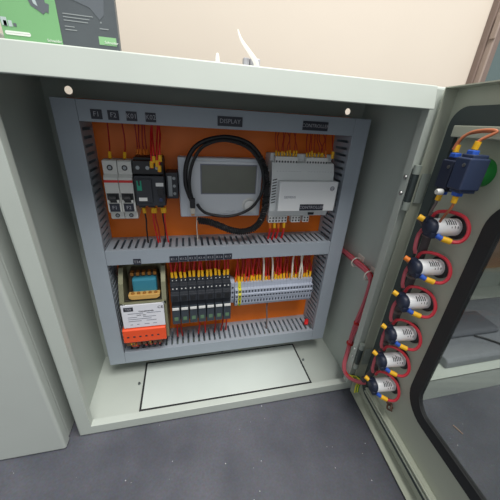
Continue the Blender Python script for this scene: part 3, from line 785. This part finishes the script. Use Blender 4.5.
# earth wires at the bottom corner
for k,(m,lab) in enumerate(((yelgrn,'yellow'),(greenw,'green'),(yelgrn,'yellow'),(greenw,'green'))):
    a=k*.006
    P=[(.2680+a*.5,.004,.024-a*.3),(.2720+a,-.010,.032+J(.004)),(.2830+a*.6,-.022,.026+J(.006)),(.2860+a*.5,-.018,.010),(.2800+a*.5,-.026,-.002)]
    wire('%s earth wire curled at the lower hinge corner of the cabinet'%lab,'%s earth wires at the hinge corner'%lab,P,.0016,m)
o=thing('earth_stud','small grey earth stud with ring lug on the lower right flange corner','earth stud',(.281,0,.02))
B().lathe([(.0055,0),(.0055,-.003)],(.2830,-.0002,.022),'y',6).cyl((.2830,-.012,.022),.0028,.010,'y',10).build('stud',zinc,o)
B().lathe([(.0068,-.0032),(.0068,-.0044)],(.2830,0,.022),'y',16).build('ring_lug',steel,o)

# ------------------------------------------------------------------ things on top of the cabinet
TOP=ZT+.0003
def on_top(y): return (y+.3769)/.4269
cy=.10; k=(cy+.3769)/(.05+.3769)
def X(v): return CX+(v-CX)*k
def Z(v): return CZ+(v-CZ)*k
cx0,cxm,cx1=X(-.2668),X(-.2085),X(-.1470)
ct=thing('product_catalogue','green and black printed catalogue standing on the left of the cabinet top','catalogue',((cx0+cx1)/2,cy+.006,TOP))
CH=TOP+.17
B().box(cx0,cxm,cy,cy+.012,TOP,CH,.0006).build('green_panel',cgreen,ct)
bk=B().box(cxm,cx1,cy,cy+.012,TOP,CH,.0006).build('black_panel',cblack,ct)
gpn=[c for c in ct.children if c.name.startswith('green_panel')][0]
pf=cy-.0004
def pbox(b,x0,x1,z0,z1,bev=0): b.box(X(x0),X(x1),pf,cy,Z(z0),Z(z1))
b=B(); b.prism(rrect(X(-.2645),X(-.2395),Z(.6195),Z(.6232),.0022,4),pf,cy,'y'); b.build('white_caption',mat('carton_white',(226,232,224),.5),gpn)
b=B(); b.text('Schneider',.0042,(X(-.2165),pf,Z(.6180)),wide=1.0); b.build('logo_lettering',MATS['carton_white'],gpn)
b=B(); pbox(b,-.2655,-.2600,.6275,.6350); pbox(b,-.2590,-.2555,.6270,.6325); b.m=1; pbox(b,-.2635,-.2605,.6270,.6320); pbox(b,-.2545,-.2515,.6275,.6305)
b.build('small_product_picture',[mat('picture_silver',(176,190,190),.4),cgrey],gpn)
b=B(); b.prism([(X(u),Z(w)) for u,w in ((-.2395,.665),(-.2330,.6480),(-.2270,.6445),(-.2225,.6415),(-.2195,.6440),(-.2170,.6430),(-.2150,.6510),(-.2185,.6520),(-.2200,.665))],pf,cy,'y')
b.m=1; b.prism([(X(u),Z(w)) for u,w in ((-.2345,.665),(-.2300,.6500),(-.2265,.6480),(-.2300,.665))],pf-.0003,pf,'y')
b.build('large_product_picture',[cgrey,MATS['picture_silver']],gpn)
b=B(); pbox(b,-.1690,-.1500,.6195,.6275); gpl=b.build('green_logo_panel',cgreenl,bk)
b=B(); b.text('Schneider',.0042,(X(-.1555),pf-.0005,Z(.6222))); b.build('logo_lettering',MATS['carton_white'],bk)
b=B()
for z,xa_,xb_ in ((.6445,-.2030,-.1720),(.6415,-.2030,-.1760),(.6385,-.2030,-.1780),(.6330,-.2030,-.1930),(.6300,-.2030,-.1910)): pbox(b,xa_,xb_,z,z+.0009)
pbox(b,-.1665,-.1570,.6345,.6355); pbox(b,-.1650,-.1635,.6400,.6415)
b.build('printed_lines',mat('print_grey',(140,146,148),.5),bk)
b=B(); b.prism([(X(u),Z(w)) for u,w in ((-.2060,.690),(-.2060,.6600),(-.1900,.6580),(-.1740,.6530),(-.1650,.6430),(-.1600,.6480),(-.1540,.690))],pf,cy,'y'); b.build('machine_picture',cgrey,bk)

k2=(.10+.3769)/(.08+.3769)
o=thing('terminal_clip','small grey plastic clip with a curled white strip on the cabinet top','clip',(.02,.10,TOP))
B().box(.0150,.0235,.094,.106,TOP,TOP+.0240,.0015).box(.0245,.0400,.094,.106,TOP,TOP+.0240,.0015).box(.0150,.0430,.092,.108,TOP,TOP+.012,.001).build('clip_body',mat('clip_grey',(178,178,184),.45),o)
b=B(); P=catmull([(.0340,.090,TOP+.012),(.0310,.089,TOP+.020),(.0200,.090,TOP+.032),(.0100,.094,TOP+.044),(.0050,.098,TOP+.056)],6)
rr=[]
for i,p in enumerate(P):
    wd=.0042*(1-i/len(P))+.0008; rr.append([p+Vector((-wd*.8,0,-wd*.5)),p+Vector((0,-.0006,0)),p+Vector((wd*.8,0,wd*.5)),p+Vector((0,.0006,0))])
b.ringloft(rr,smooth=False); b.build('white_strip',paper,o)
o=tag(B().lathe([(.004,0),(.004,.012),(.003,.022),(.0015,.026)],(-.0235,.10,TOP),'z',12).build('cable_end',paper,loc=(-.0235,.10,TOP)),'tiny white plastic plug on the cabinet top, left of the grey clip','plug')

# ------------------------------------------------------------------ neighbouring cabinet on the left
nx1=-.3152; ny=-.0192
nb=thing('closed_cabinet','closed pale grey steel cabinet standing close to the left of the open one','cabinet',(-.6,.1,FZ))
B().box(-.90,nx1-.003,ny+.022,.205,FZ+.0005,.64,.003).build('body',paintn,nb)
B().box(-.903,nx1,ny,ny+.020,FZ+.001,.64,.004,3).build('door',paintn,nb)

# ------------------------------------------------------------------ open cabinet seen through the glass on the right, with a bag lying in it
ry=-.060; rx0,rx1=.395,1.05; rz=.046
oc=thing('open_cabinet','pale open-fronted steel cabinet seen through the door glass, on the floor','cabinet',(.7,.1,FZ))
b=B(); b.box(rx0,rx1,ry,ry+.004,FZ+.0005,rz,.0012); b.box(rx0,rx1,ry,.25,rz-.004,rz-.0005); b.build('plinth',paintn,oc)
B().box(rx0,rx0+.004,ry+.004,.25,rz-.0003,.56).box(rx1-.004,rx1,ry+.004,.25,rz-.0003,.56).box(rx0,rx1,.25,.254,FZ+.0005,.56).box(rx0,rx1,ry+.004,.25,.5603,.564).build('body',paintn,oc)
B().box(rx0+.03,rx1-.05,.243,.2495,.13,.53).build('mounting_plate',mat('plate_dull_orange',(176,142,116),.5),oc)
bag=thing('tool_bag','flat grey fabric bag seen through the door glass, lying in the open cabinet','bag',(.70,.06,rz))
B().prism([(-.040,rz),(-.040,rz+.018),(-.033,rz+.024),(.150,rz+.030),(.158,rz+.026),(.158,rz)],.500,.960,bev=.003).build('bag_body',bagm,bag)
B().prism([(.018,rz+.0285),(.018,rz+.036),(.026,rz+.042),(.086,rz+.045),(.094,rz+.041),(.094,rz+.0290)],.520,.725,bev=.004).build('bag_flap',bagd,bag)
B().tube([(.640,.016,rz+.030),(.660,.004,rz+.0295),(.690,-.024,rz+.0275),(.704,-.0415,rz+.019)],.0022,6).build('bag_piping',rubber,bag)

# ------------------------------------------------------------------ a screw dropped on the floor
P=[(.4658,-.1224,FZ+.0012),(.4703,-.1423,FZ+.0012)]
tag(B().tube(P,.0012,8,smooth=False).build('metal_pin',mat('pin_brown',(150,124,108),.45),loc=P[0]),'small brown pin lying on the floor beyond the door glass','pin')

# ------------------------------------------------------------------ light
def area(name,loc,size,power,col,target):
    l=bpy.data.lights.new(name,'AREA'); l.shape='RECTANGLE'; l.size=size[0]; l.size_y=size[1]; l.energy=power; l.color=col
    o=bpy.data.objects.new(name,l); COL.objects.link(o); o.location=loc
    o.rotation_euler=(Vector(target)-Vector(loc)).to_track_quat('-Z','Y').to_euler(); return o
area('ceiling_lamp',(.35,-.8,2.35),(1.5,.9),86,(1,.97,.93),(.15,-.75,0))
w=bpy.data.worlds.new('room_ambient'); w.use_nodes=True; scn.world=w
w.node_tree.nodes['Background'].inputs['Color'].default_value=(.95,.97,1,1)
w.node_tree.nodes['Background'].inputs['Strength'].default_value=.55
scn.view_settings.view_transform='Standard'; scn.view_settings.look='None'; scn.view_settings.gamma=1; scn.view_settings.use_curve_mapping=False
scn.view_settings.exposure=0.0
